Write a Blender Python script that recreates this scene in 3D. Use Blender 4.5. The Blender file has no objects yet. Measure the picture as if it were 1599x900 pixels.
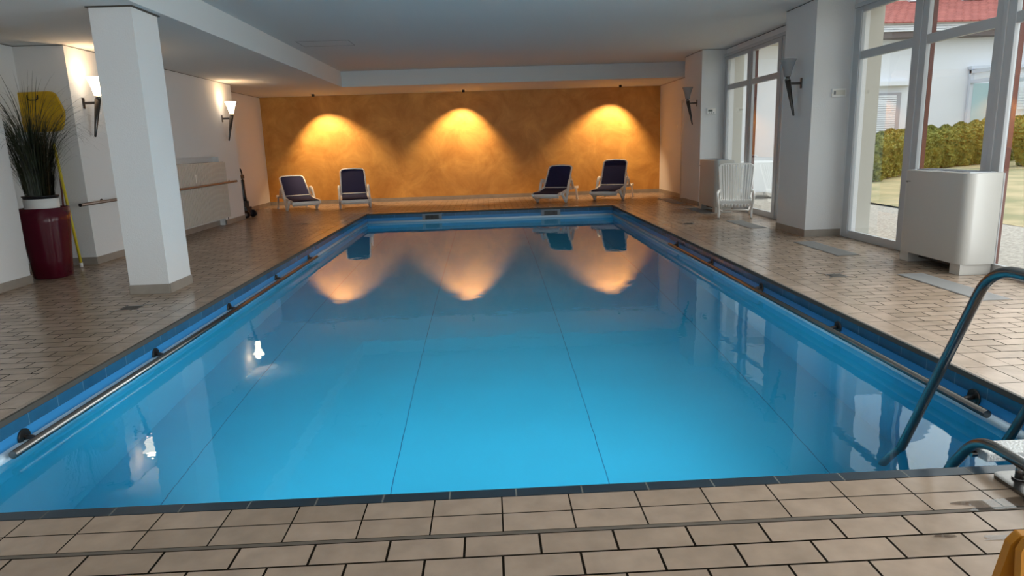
import bpy, math, random
from mathutils import Vector, Matrix
random.seed(7)
S = bpy.context.scene
COL = S.collection
PI = math.pi
def lin(r, g, b):
    f = lambda c: (c/255/12.92) if c/255 <= .04045 else ((c/255+.055)/1.055)**2.4
    return (f(r), f(g), f(b), 1)

# ---------------------------------------------------------------- camera
F, PITCH, ROLL, YAW, CH = 1058.4, .207712, -.0324958, .0301102, 1.3
fw = Vector((math.sin(YAW)*math.cos(PITCH), math.cos(YAW)*math.cos(PITCH), -math.sin(PITCH)))
r0 = Vector((math.cos(YAW), -math.sin(YAW), 0)); u0 = r0.cross(fw)
rt = r0*math.cos(ROLL)+u0*math.sin(ROLL); up = -r0*math.sin(ROLL)+u0*math.cos(ROLL)
cd = bpy.data.cameras.new('camera'); cam = bpy.data.objects.new('camera', cd); COL.objects.link(cam)
m = Matrix((rt, up, -fw)).transposed().to_4x4(); m.translation = (0, 0, CH); cam.matrix_world = m
cd.sensor_width = 36; cd.lens = 36*F/1599; cd.clip_start = .05; cd.clip_end = 300
S.camera = cam
# ---------------------------------------------------------------- world and light
SKY = 1.06
w = bpy.data.worlds.new('sky'); S.world = w; w.use_nodes = True
wn = w.node_tree.nodes; wl = w.node_tree.links
bg = wn['Background']; bg.inputs['Color'].default_value = (.86, .93, 1.0, 1); bg.inputs['Strength'].default_value = SKY
sun = bpy.data.lights.new('sun', 'SUN'); sun.energy = 1.6; sun.angle = math.radians(75); sun.color = (1, .96, .9)
so = bpy.data.objects.new('sun', sun); COL.objects.link(so)
so.rotation_euler = Vector((.75, .22, .62)).to_track_quat('Z', 'Y').to_euler()
BWALL = -3.0
def fill_light(y0, y1, z0, z1, e, x=4.9):
    l = bpy.data.lights.new('added_fill', 'AREA'); l.shape = 'RECTANGLE'; l.size = z1-z0; l.size_y = y1-y0
    l.energy = e; l.color = (.95, .97, 1)
    o = bpy.data.objects.new('added_fill', l); COL.objects.link(o); o.location = (x, (y0+y1)/2, (z0+z1)/2)
    o.rotation_euler = (0, PI/2, 0)
    return o
WL = fill_light(-2.5, 5.2, .1, 2.7, 330)  # area light added at the unseen side glazing, standing in for daylight
WF = fill_light(-2.9, 2.9, .4, 2.5, 75); WF.location = (-.8, BWALL+.05, 1.45); WF.rotation_euler = (-PI/2, 0, 0); WF.data.size = 5.8; WF.data.size_y = 2.1; WF.data.color = (1, .97, .93)  # fill light added behind the viewer to brighten the hall
S.view_settings.view_transform = 'Standard'; S.view_settings.look = 'None'
S.view_settings.exposure = 0.72; S.view_settings.gamma = 1; S.view_settings.use_curve_mapping = False
S.cycles.use_denoising = True
S.cycles.max_bounces = 10; S.cycles.diffuse_bounces = 6; S.cycles.caustics_reflective = False
S.cycles.caustics_refractive = True; S.cycles.sample_clamp_indirect = 8

# ---------------------------------------------------------------- materials
MATS = {}
def mat(name, col, rough=.6, metal=0, var=0, vscale=6, bump=0, bscale=60, emit=None, es=0, spec=.5, coat=0, col2=None):
    if name in MATS: return MATS[name]
    M = bpy.data.materials.new(name); M.use_nodes = True; n = M.node_tree.nodes; l = M.node_tree.links
    p = n['Principled BSDF']; p.inputs['Base Color'].default_value = col
    p.inputs['Roughness'].default_value = rough; p.inputs['Metallic'].default_value = metal
    p.inputs['Specular IOR Level'].default_value = spec; p.inputs['Coat Weight'].default_value = coat
    tc = n.new('ShaderNodeTexCoord')
    if var or col2:
        t = n.new('ShaderNodeTexNoise'); t.inputs['Scale'].default_value = vscale; t.inputs['Detail'].default_value = 5
        l.new(tc.outputs['Object'], t.inputs['Vector'])
        r = n.new('ShaderNodeValToRGB'); l.new(t.outputs['Fac'], r.inputs['Fac'])
        a = tuple(c*(1-var) for c in col[:3])+(1,)
        b = col2 if col2 else tuple(min(1, c*(1+var)) for c in col[:3])+(1,)
        r.color_ramp.elements[0].position = .35; r.color_ramp.elements[1].position = .65
        r.color_ramp.elements[0].color = a; r.color_ramp.elements[1].color = b
        l.new(r.outputs['Color'], p.inputs['Base Color'])
    if bump:
        t = n.new('ShaderNodeTexNoise'); t.inputs['Scale'].default_value = bscale; t.inputs['Detail'].default_value = 3
        l.new(tc.outputs['Object'], t.inputs['Vector'])
        b = n.new('ShaderNodeBump'); b.inputs['Strength'].default_value = bump; b.inputs['Distance'].default_value = .01
        l.new(t.outputs['Fac'], b.inputs['Height']); l.new(b.outputs['Normal'], p.inputs['Normal'])
    if emit:
        p.inputs['Emission Color'].default_value = emit; p.inputs['Emission Strength'].default_value = es
    MATS[name] = M; return M
def tile_mat(name, c1, c2, mortar, bw, rh, ms, off=.5, axes='xy', shift=(0, 0), rough=.35, bump=.35, wet=False):
    M = bpy.data.materials.new(name); M.use_nodes = True; n = M.node_tree.nodes; l = M.node_tree.links
    p = n['Principled BSDF']
    tc = n.new('ShaderNodeTexCoord'); sp = n.new('ShaderNodeSeparateXYZ'); cb = n.new('ShaderNodeCombineXYZ')
    l.new(tc.outputs['Object'], sp.inputs[0])
    for i, ax in enumerate(axes):
        a = n.new('ShaderNodeMath'); a.operation = 'ADD'; a.inputs[1].default_value = shift[i]
        l.new(sp.outputs['xyz'.index(ax)], a.inputs[0]); l.new(a.outputs[0], cb.inputs[i])
    b = n.new('ShaderNodeTexBrick'); b.offset = off; b.squash = 1
    b.inputs['Scale'].default_value = 1; b.inputs['Brick Width'].default_value = bw; b.inputs['Row Height'].default_value = rh
    b.inputs['Mortar Size'].default_value = ms; b.inputs['Mortar Smooth'].default_value = .1; b.inputs['Bias'].default_value = 0
    b.inputs['Color1'].default_value = c1; b.inputs['Color2'].default_value = c2; b.inputs['Mortar'].default_value = mortar
    l.new(cb.outputs[0], b.inputs['Vector'])
    t = n.new('ShaderNodeTexNoise'); t.inputs['Scale'].default_value = 9; t.inputs['Detail'].default_value = 6
    l.new(tc.outputs['Object'], t.inputs['Vector'])
    mx = n.new('ShaderNodeMix'); mx.data_type = 'RGBA'; mx.blend_type = 'MULTIPLY'; mx.inputs[0].default_value = 1
    r = n.new('ShaderNodeMapRange'); r.inputs['From Min'].default_value = .3; r.inputs['From Max'].default_value = .7
    r.inputs['To Min'].default_value = .86; r.inputs['To Max'].default_value = 1.1
    l.new(t.outputs['Fac'], r.inputs['Value']); l.new(b.outputs['Color'], mx.inputs[6]); l.new(r.outputs[0], mx.inputs[7])
    l.new(mx.outputs[2], p.inputs['Base Color'])
    rr = n.new('ShaderNodeMapRange'); rr.inputs['To Min'].default_value = rough; rr.inputs['To Max'].default_value = .85
    l.new(b.outputs['Fac'], rr.inputs['Value'])
    l.new(rr.outputs[0], p.inputs['Roughness'])
    sr = n.new('ShaderNodeMapRange'); sr.inputs['To Min'].default_value = .42; sr.inputs['To Max'].default_value = .0
    l.new(b.outputs['Fac'], sr.inputs['Value']); l.new(sr.outputs[0], p.inputs['Specular IOR Level'])
    inv = n.new('ShaderNodeMath'); inv.operation = 'SUBTRACT'; inv.inputs[0].default_value = 1; l.new(b.outputs['Fac'], inv.inputs[1])
    bp = n.new('ShaderNodeBump'); bp.inputs['Strength'].default_value = bump; bp.inputs['Distance'].default_value = .004
    l.new(inv.outputs[0], bp.inputs['Height']); l.new(bp.outputs['Normal'], p.inputs['Normal'])
    MATS[name] = M; return M
WHITE = mat('white_plaster', lin(224, 223, 222), .85, bump=.25, bscale=90)
CEIL = mat('ceiling_paint', lin(214, 216, 216), .9, bump=.15, bscale=120)
BASE = mat('skirting_tile', lin(150, 141, 131), .4, var=.08)
TC1, TC2, TM = lin(170, 148, 129), lin(156, 135, 116), lin(30, 26, 22)
TF = tile_mat('deck_tile_field', TC1, TC2, TM, .252, .1205, .0044, .5, 'xy', (.124, -2.090+.1205*100), .25)
TX = tile_mat('deck_tile_border_x', TC1, TC2, TM, .252, .1185, .003, 0, 'xy', (.246, -2.109), .2)
TX2 = tile_mat('deck_tile_border_back', TC1, TC2, TM, .252, .125, .003, 0, 'xy', (.246, -14.175), .2)
TYR = tile_mat('deck_tile_border_right', TC1, TC2, TM, .252, .136, .003, 0, 'yx', (0, -2.63), .2)
TYL = tile_mat('deck_tile_border_left', TC1, TC2, TM, .252, .136, .003, 0, 'yx', (0, 2.575), .2)
GROUT = mat('dark_grout', lin(72, 68, 62), .8)
NAVX = tile_mat('navy_tile_x', lin(42, 92, 126), lin(34, 80, 114), lin(96, 130, 150), .2525, 1.0, .002, 0, 'xz', (.191, .5), .15, .2)
NAVY = tile_mat('navy_tile_y', lin(42, 92, 126), lin(34, 80, 114), lin(96, 130, 150), .2525, 1.0, .002, 0, 'yz', (0, .5), .15, .2)
NAVT = tile_mat('navy_tile_top', lin(38, 54, 66), lin(30, 46, 58), lin(120, 120, 115), .2525, 9.0, .003, 0, 'xy', (.191, 0), .3, .3)
LINER = mat('pool_liner', lin(54, 178, 217), .35, var=.02, vscale=2)
EDGE_GLINT = mat('waterline_edge_glint', lin(206, 228, 242), .12)  # rounded edge; window reflection along the waterline put into its pale colour
STEEL = mat('brushed_steel', lin(122, 120, 118), .25, 1)
DSTEEL = mat('dark_steel', lin(84, 80, 78), .32, .9)
WPLAS = mat('white_plastic', lin(240, 238, 234), .35)
WGLOS = mat('white_gloss_sheet', lin(190, 187, 181), .3)
FRAME = mat('window_frame_white', lin(186, 187, 189), .4)
BROWN = mat('brown_outer_frame', lin(100, 50, 36), .45)
BLACK = mat('black_plastic', lin(22, 22, 26), .4)
NAVYF = mat('navy_mesh_fabric', lin(26, 28, 72), .9, bump=.3, bscale=300)

def schlick(n, l, f0, normal=None):
    g = n.new('ShaderNodeNewGeometry'); d = n.new('ShaderNodeVectorMath'); d.operation = 'DOT_PRODUCT'
    l.new(g.outputs['Incoming'], d.inputs[0]); l.new(normal if normal else g.outputs['Normal'], d.inputs[1])
    a = n.new('ShaderNodeMath'); a.operation = 'ABSOLUTE'; l.new(d.outputs['Value'], a.inputs[0])
    s_ = n.new('ShaderNodeMath'); s_.operation = 'SUBTRACT'; s_.use_clamp = True; s_.inputs[0].default_value = 1; l.new(a.outputs[0], s_.inputs[1])
    p = n.new('ShaderNodeMath'); p.operation = 'POWER'; p.inputs[1].default_value = 5; l.new(s_.outputs[0], p.inputs[0])
    m_ = n.new('ShaderNodeMath'); m_.operation = 'MULTIPLY_ADD'; m_.inputs[1].default_value = 1-f0; m_.inputs[2].default_value = f0; l.new(p.outputs[0], m_.inputs[0])
    return m_.outputs[0]
# ---------------------------------------------------------------- mesh helpers
class MB:
    def __init__(s): s.v = []; s.f = []; s.mi = []; s.sm = []
    def add(s, vs, fs, mi=0, smooth=False, M=None):
        b = len(s.v)
        for v in vs:
            v = Vector(v); s.v.append(M @ v if M else v)
        for f in fs: s.f.append([b+i for i in f]); s.mi.append(mi); s.sm.append(smooth)
        return s
    def box(s, x0, y0, z0, x1, y1, z1, mi=0, M=None):
        vs = [(x0,y0,z0),(x1,y0,z0),(x1,y1,z0),(x0,y1,z0),(x0,y0,z1),(x1,y0,z1),(x1,y1,z1),(x0,y1,z1)]
        return s.add(vs, [(0,3,2,1),(4,5,6,7),(0,1,5,4),(1,2,6,5),(2,3,7,6),(3,0,4,7)], mi, False, M)
    def bar(s, a, b, w, h, mi=0, upv=(0,0,1)):
        a = Vector(a); b = Vector(b); d = (b-a).normalized(); u = Vector(upv)
        x = d.cross(u)
        if x.length < 1e-4: x = d.cross(Vector((1,0,0)))
        x.normalize(); u = x.cross(d)
        vs = [p+x*sx*w/2+u*su*h/2 for p in (a, b) for sx, su in ((-1,-1),(1,-1),(1,1),(-1,1))]
        return s.add(vs, [(0,3,2,1),(4,5,6,7),(0,1,5,4),(1,2,6,5),(2,3,7,6),(3,0,4,7)], mi)
    def tube(s, pts, r, n=12, mi=0, close=False, flat=1.0):
        pts = [Vector(p) for p in pts]; N = len(pts); rs = r if isinstance(r, (list, tuple)) else [r]*N
        d0 = (pts[1]-pts[0]).normalized(); u = d0.orthogonal().normalized()
        if abs(d0.z) < .95: u = (Vector((0,0,1))-d0*d0.z).normalized()
        vs = []
        for i, p in enumerate(pts):
            if close: d = (pts[(i+1) % N]-pts[i-1]).normalized()
            else: d = (pts[min(i+1,N-1)]-pts[max(i-1,0)]).normalized()
            u = (u-d*u.dot(d)).normalized(); x = d.cross(u)
            for k in range(n):
                a = 2*PI*k/n; vs.append(p+x*math.cos(a)*rs[i]+u*math.sin(a)*rs[i]*flat)
        fs = []
        for i in range(N if close else N-1):
            j = (i+1) % N
            for k in range(n): fs.append((i*n+k, i*n+(k+1) % n, j*n+(k+1) % n, j*n+k))
        s.add(vs, fs, mi, True)
        if not close:
            b = len(s.v)-N*n
            s.f.append([b+k for k in range(n)][::-1]); s.mi.append(mi); s.sm.append(False)
            s.f.append([b+(N-1)*n+k for k in range(n)]); s.mi.append(mi); s.sm.append(False)
        return s
    def lathe(s, prof, n=28, mi=0, c=(0,0,0), M=None, smooth=True):
        vs = []; fs = []
        for r, z in prof:
            for k in range(n):
                a = 2*PI*k/n; vs.append((c[0]+r*math.cos(a), c[1]+r*math.sin(a), c[2]+z))
        for i in range(len(prof)-1):
            for k in range(n): fs.append((i*n+k, i*n+(k+1) % n, (i+1)*n+(k+1) % n, (i+1)*n+k))
        return s.add(vs, fs, mi, smooth, M)
    def prism(s, poly, z0, z1, mi=0, M=None, smooth=False):
        n = len(poly); vs = [(x,y,z0) for x,y in poly]+[(x,y,z1) for x,y in poly]
        s.add(vs, [list(range(n))[::-1], [n+i for i in range(n)]], mi, False, M)
        return s.add(vs, [(i,(i+1) % n,n+(i+1) % n,n+i) for i in range(n)], mi, smooth, M)
    def build(s, name, mats, parent=None, bevel=0, loc=None):
        me = bpy.data.meshes.new(name); me.from_pydata([tuple(v) for v in s.v], [], s.f)
        for mm in (mats if isinstance(mats, (list, tuple)) else [mats]): me.materials.append(mm)
        for p, mi, sm in zip(me.polygons, s.mi, s.sm): p.material_index = mi; p.use_smooth = sm
        me.update()
        o = bpy.data.objects.new(name, me); COL.objects.link(o)
        if parent: o.parent = parent
        if loc: o.location = loc
        if bevel:
            b = o.modifiers.new('bevel', 'BEVEL'); b.width = bevel; b.segments = 2; b.limit_method = 'ANGLE'
        return o
def thing(name, label, cat, loc=(0,0,0), rz=0, group=None):
    o = bpy.data.objects.new(name, None); COL.objects.link(o); o.location = loc; o.rotation_euler = (0,0,rz)
    o.empty_display_size = .1
    return tag(o, label, cat, group)
def tag(o, label, cat, group=None, kind=None):
    o['label'] = label; o['category'] = cat
    if group: o['group'] = group
    if kind: o['kind'] = kind
    return o
def struct(name, mb, mats, label, cat, bevel=0):
    return tag(mb.build(name, mats, None, bevel), label, cat, None, 'structure')
def kids(o): return [c for c in bpy.data.objects if c.parent == o]
def copy_tree(o, parent=None):
    c = o.copy(); COL.objects.link(c)
    if parent: c.parent = parent
    for ch in kids(o): copy_tree(ch, c)
    return c
def arc(pts, r, seg=6):
    """round the corners of a polyline"""
    P = [Vector(p) for p in pts]; out = [P[0]]
    for i in range(1, len(P)-1):
        a, b, c = P[i-1], P[i], P[i+1]; d1 = (a-b); d2 = (c-b); rr = min(r, d1.length*.49, d2.length*.49)
        s_ = b+d1.normalized()*rr; e = b+d2.normalized()*rr
        for k in range(seg+1):
            t = k/seg; out.append(s_*(1-t)**2+b*2*t*(1-t)+e*t*t)
    out.append(P[-1]); return out

# ================================================================ SETTING
PX0, PX1, PY0, PY1 = -2.53, 2.585, 2.375, 14.13
BW = -3.0            # wall behind the camera
b = MB()
def q(x0, y0, x1, y1, mi):
    b.add([(x0,y0,0),(x1,y0,0),(x1,y1,0),(x0,y1,0)], [(0,1,2,3)], mi)
q(-5.6, BW, 4.68, 2.091, 0); q(-5.6, 2.091, 4.68, 2.109, 6)                                        # near deck
q(PX0-.045-.272, 2.109, PX1+.045+.272, 2.346, 1)                  # near border
q(-5.6, 2.109, PX0-.317, 17.4, 0); q(PX1+.317, 2.109, 4.68, 17.4, 0)
q(PX0-.317, 2.346, PX0-.045, 14.425, 2); q(PX1+.045, 2.346, PX1+.317, 14.425, 3)
q(PX0-.045, 14.175, PX1+.045, 14.425, 4); q(PX0-.317, 14.425, PX1+.317, 17.4, 0)
b.box(-5.6, BW, -.3, 4.68, 2.3, -.02, 5)
floor = struct('floor', b, [TF, TX, TYL, TYR, TX2, GROUT, mat('expansion_joint', lin(98,88,78), .8)], 'beige-brown stoneware deck tiles laid around the swimming pool', 'floor')
# coping
b = MB()
co = .045
b.box(PX0-co, PY0-.03, -.03, PX1+co, PY0+.028, .002, 0)                # near, dark top
cd_ = .018
b.box(PX0-cd_, PY1, -.03, PX1+cd_, PY1+cd_, .001, 1); b.box(PX0-co, PY1+cd_, -.03, PX1+co, PY1+co, .001, 4)
b.box(PX0-cd_, PY0+.028, -.03, PX0, PY1, .001, 1); b.box(PX1, PY0+.028, -.03, PX1+cd_, PY1, .001, 1)
b.box(PX0-co, PY0+.028, -.03, PX0-cd_, PY1+cd_, .001, 4); b.box(PX1+cd_, PY0+.028, -.03, PX1+co, PY1+cd_, .001, 4)
b.box(PX0-.2, PY0-.2, -.095, PX1+.2, PY0+.003, -.03, 2); b.box(PX0-.2, PY1-.003, -.095, PX1+.2, PY1+.2, -.03, 2)
b.box(PX0-.2, PY0, -.095, PX0+.003, PY1, -.03, 3); b.box(PX1-.003, PY0, -.095, PX1+.2, PY1, -.03, 3)
struct('trim_1', b, [NAVT, GROUT, NAVX, NAVY, mat('coping_rim', lin(158,139,122), .25)], 'dark navy tiled coping edge around the pool opening', 'pool edge')
# basin with seam lines
M = LINER.copy(); M.name = 'pool_liner_floor'; n = M.node_tree.nodes; l = M.node_tree.links; p = n['Principled BSDF']
src = p.inputs['Base Color'].links[0].from_socket
tc = n.new('ShaderNodeTexCoord'); sp = n.new('ShaderNodeSeparateXYZ'); l.new(tc.outputs['Object'], sp.inputs[0])
a1 = n.new('ShaderNodeMath'); a1.operation = 'ADD'; a1.inputs[1].default_value = 17.00; l.new(sp.outputs[0], a1.inputs[0])
a2 = n.new('ShaderNodeMath'); a2.operation = 'MODULO'; a2.inputs[1].default_value = 1.36; l.new(a1.outputs[0], a2.inputs[0])
a3 = n.new('ShaderNodeMath'); a3.operation = 'LESS_THAN'; a3.inputs[1].default_value = .006; l.new(a2.outputs[0], a3.inputs[0])
mx = n.new('ShaderNodeMix'); mx.data_type = 'RGBA'; l.new(a3.outputs[0], mx.inputs[0]); l.new(src, mx.inputs[6])
mx.inputs[7].default_value = lin(20, 100, 150); l.new(mx.outputs[2], p.inputs['Base Color'])
b = MB(); D = -1.45
b.add([(PX0,PY0,D),(PX1,PY0,D),(PX1,PY1,D),(PX0,PY1,D)], [(0,1,2,3)], 1)
for (x0,y0,x1,y1) in ((PX0,PY0,PX0,PY1),(PX0,PY1,PX1,PY1),(PX1,PY1,PX1,PY0),(PX1,PY0,PX0,PY0)):
    b.add([(x0,y0,D),(x1,y1,D),(x1,y1,-.2),(x0,y0,-.2)], [(0,1,2,3)], 0); b.add([(x0,y0,-.2),(x1,y1,-.2),(x1,y1,-.09),(x0,y0,-.09)], [(0,1,2,3)], 3)
for A, B in (((PX0+.004,PY0,-.182),(PX0+.004,PY1,-.182)), ((PX0,PY1-.004,-.182),(PX1,PY1-.004,-.182)), ((PX1-.004,PY1,-.182),(PX1-.004,PY0,-.182))):
    b.tube([A, B], .028, 14, 2)
struct('pool_basin', b, [LINER, M, EDGE_GLINT, mat('upper_liner', lin(56, 136, 194), .3)], 'bright blue liner basin of the swimming pool', 'pool')
# water
M = bpy.data.materials.new('pool_water'); M.use_nodes = True; n = M.node_tree.nodes; l = M.node_tree.links; n.clear()
out = n.new('ShaderNodeOutputMaterial'); gl = n.new('ShaderNodeBsdfGlass'); gl.inputs['IOR'].default_value = 1.333; gl.inputs['Roughness'].default_value = 0
gl.inputs['Color'].default_value = (.90, .985, 1, 1)
tc = n.new('ShaderNodeTexCoord'); t = n.new('ShaderNodeTexNoise'); t.inputs['Scale'].default_value = 3.2; t.inputs['Detail'].default_value = 3
l.new(tc.outputs['Object'], t.inputs['Vector']); bp = n.new('ShaderNodeBump'); bp.inputs['Strength'].default_value = .032; bp.inputs['Distance'].default_value = .05
l.new(t.outputs['Fac'], bp.inputs['Height']); l.new(bp.outputs['Normal'], gl.inputs['Normal']); l.new(gl.outputs[0], out.inputs[0])
b = MB(); b.add([(PX0,PY0,-.2),(PX1,PY0,-.2),(PX1,PY1,-.2),(PX0,PY1,-.2)], [(0,1,2,3)])
tag(b.build('pool_water', M), 'calm clear blue water filling the swimming pool', 'water', None, 'structure')

# walls
CS, CU = 2.63, 2.95      # soffit and raised ceiling heights
XL, XR, YB = -4.95, 4.38, 17.38
b = MB()
b.box(-5.9, BW, -.02, -4.98, 7.39, 3.1)                                  # pier nearest the camera
b.box(-5.9, 7.39, -.02, -5.54, 8.61, 3.1)                                # recess
NY0, NY1, NZ = 10.0, 12.93, 1.262
b.box(-5.9, 8.61, -.02, XL, NY0, 3.1); b.box(-5.9, NY1, -.02, XL, 13.95, 3.1); b.box(-5.9, NY0, NZ, XL, NY1, 3.1)
b.box(-5.9, NY0, -.02, XL-.12, NY1, NZ)
b.box(-5.9, 13.95, -.02, -5.5, YB+.2, 3.1)
struct('wall_left', b, WHITE, 'white plastered left wall with projecting piers and radiator niche', 'wall')
# golden wall
M = bpy.data.materials.new('golden_plaster'); M.use_nodes = True; n = M.node_tree.nodes; l = M.node_tree.links; p = n['Principled BSDF']
tc = n.new('ShaderNodeTexCoord'); t = n.new('ShaderNodeTexNoise'); t.inputs['Scale'].default_value = 1.6; t.inputs['Detail'].default_value = 10; t.inputs['Roughness'].default_value = .68; t.inputs['Distortion'].default_value = .6
l.new(tc.outputs['Object'], t.inputs['Vector']); r = n.new('ShaderNodeValToRGB'); l.new(t.outputs['Fac'], r.inputs['Fac'])
e = r.color_ramp.elements; e[0].position = .32; e[0].color = lin(178, 122, 52); e[1].position = .68; e[1].color = lin(218, 164, 84)
l.new(r.outputs[0], p.inputs['Base Color']); p.inputs['Roughness'].default_value = .55
t2 = n.new('ShaderNodeTexNoise'); t2.inputs['Scale'].default_value = 25; l.new(tc.outputs['Object'], t2.inputs['Vector'])
bp = n.new('ShaderNodeBump'); bp.inputs['Strength'].default_value = .15; bp.inputs['Distance'].default_value = .01; l.new(t2.outputs['Fac'], bp.inputs['Height']); l.new(bp.outputs[0], p.inputs['Normal'])
b = MB(); b.box(-5.9, YB, -.02, 4.9, YB+.2, 3.1)
struct('wall_back', b, M, 'golden ochre sponged plaster wall behind the loungers', 'wall')
b = MB(); b.box(-5.9, BW-.2, -.02, 4.95, BW, .35); b.box(-5.9, BW-.2, 2.55, 4.95, BW, 3.1); b.box(-5.9, BW-.2, .35, -3.75, BW, 2.55); b.box(2.15, BW-.2, .35, 4.95, BW, 2.55)
struct('wall_front', b, WHITE, 'white plastered wall behind the viewer', 'wall')
# right wall: back piece, small pier, header over windows, big pier, near remainder
W1a, W1b, W2a, W2b = 9.62, 13.3, -2.6, 8.66   # far window y range, near window y range
b = MB()
b.box(XR, 14.42, -.02, 4.77, YB+.1, 3.1)
b.box(4.14, W1b, -.02, 4.77, 14.42, 3.1)
b.box(4.13, 8.72, -.02, 4.60, 9.6, 3.1)
b.box(4.60, W2b, -.02, 4.77, W1a, 3.1)
b.box(4.60, W2a, 2.85, 4.77, W2b, 3.1); b.box(4.60, W1a, 2.85, 4.77, W1b, 3.1)
b.box(4.60, BW, -.02, 4.77, W2a, 3.1)
struct('wall_right', b, WHITE, 'white plastered right wall with two projecting piers between tall windows', 'wall')
b = MB()
for (y0, y1, z0) in ((W1b, YB+.1, -.3), (W2b, W1a, -.3), (BW-.2, W2a, -.3), (W2a, W2b, 2.85), (W1a, W1b, 2.85)): b.box(4.77, y0, z0, 4.95, y1, 3.3)
struct('wall_right_outside', b, mat('upper_beige', lin(196, 190, 178), .8), 'beige rendered outer face of the window wall', 'wall')
# ceiling
b = MB()
SX, SY = -3.04, 15.2
b.box(-5.9, BW-.1, CS, SX, YB+.1, 3.2); b.box(SX, SY, CS, 4.36, YB+.1, 3.2); b.box(SX, BW-.1, CU, 4.95, SY, 3.2)
b.box(4.36, SY, 2.9, 4.95, YB+.1, 3.2)
struct('ceiling', b, CEIL, 'pale painted ceiling with lowered soffit along left side and back', 'ceiling')
b = MB(); b.box(-3.50, 6.56, -.01, -3.125, 7.05, 2.64)
struct('column', b, WHITE, 'square white free-standing column on the left pool deck', 'column')
# thin dark strips along ceiling joints
b = MB()
b.box(-3.52, 6.54, CS-.012, -3.105, 7.07, CS-.001)
e_ = .007
b.box(XL, 8.61, CS-e_, XL+e_, 13.95, CS-.001); b.box(-5.54, 8.61-e_, CS-e_, XL, 8.61, CS-.001); b.box(-5.54, 7.39, CS-e_, -5.54+e_, 8.61, CS-.001); b.box(-5.5, 13.95, CS-e_, -5.5+e_, YB, CS-.001)
b.box(4.6-e_, W2b-11, CU-e_, 4.6, 8.72, CU-.001); b.box(4.6-e_, 9.6, CU-e_, 4.6, W1b, CU-.001); b.box(4.14-e_, W1b-e_, CU-e_, 4.6, W1b, CU-.001); b.box(4.14-e_, W1b, CU-e_, 4.14, 14.42, CU-.001); b.box(4.13-e_, 8.72-e_, CU-e_, 4.13, 9.6, CU-.001)
b.box(XR-e_, SY, CS-e_, XR, YB, CS-.001)
struct('trim_2', b, GROUT, 'thin dark joint where column and walls meet the ceiling', 'joint')
# baseboards
b = MB(); H = .09; T = .012
def bb(x0, y0, x1, y1): b.box(min(x0,x1)-(T if x0==x1 else 0), min(y0,y1)-(T if y0==y1 else 0), 0, max(x0,x1)+(T if x0==x1 else 0), max(y0,y1)+(T if y0==y1 else 0), H)
for s_ in ((-4.98,BW,-4.98,7.39),(-4.97,7.39,-5.54,7.39),(-5.54,7.4,-5.54,8.61),(-5.54,8.61,-4.94,8.61),(XL,8.61,XL,NY0),(XL-.12,NY0,XL-.12,NY1),(XL,NY1,XL,13.95),(XL,13.95,-5.5,13.95),(-5.5,13.95,-5.5,YB)): bb(*s_)
struct('baseboard_left', b, BASE, 'beige tile skirting along the left wall', 'baseboard')
b = MB(); bb(-5.5, YB, XR, YB); b.box(-5.5, YB-.03, 0, XR, YB, .06)
struct('baseboard_back', b, BASE, 'beige tile skirting along the golden wall', 'baseboard')
b = MB()
for s_ in ((XR,15.45,XR,YB),(XR,14.42,4.14,14.42),(4.14,W1b,4.14,14.42),(4.14,W1b,4.6,W1b),(4.13,8.72,4.13,9.6),(4.12,8.72,4.6,8.72),(4.13,9.6,4.6,9.6)): bb(*s_)
struct('baseboard_right', b, BASE, 'beige tile skirting around the right wall piers', 'baseboard')
b = MB()
for s_ in ((-3.5,6.56,-3.125,6.56),(-3.125,6.56,-3.125,7.05),(-3.5,7.05,-3.125,7.05),(-3.5,6.56,-3.5,7.05)): bb(*s_)
struct('baseboard_column', b, BASE, 'beige tile skirting around the foot of the column', 'baseboard')
b = MB()
# hatch joint lines in the raised ceiling
for A, B in (((-2.85,11.0,2.949),(-2.05,11.0,2.949)),((-2.05,11.0,2.949),(-2.05,11.54,2.949)),((-2.85,11.0,2.949),(-2.85,11.54,2.949)),((-2.85,11.54,2.949),(-2.05,11.54,2.949))):
    b.bar(A, B, .006, .003)
struct('trim_3', b, mat('hatch_joint', lin(120,122,122), .8), 'fine rectangular access hatch joint in the raised ceiling', 'ceiling hatch')

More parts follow.
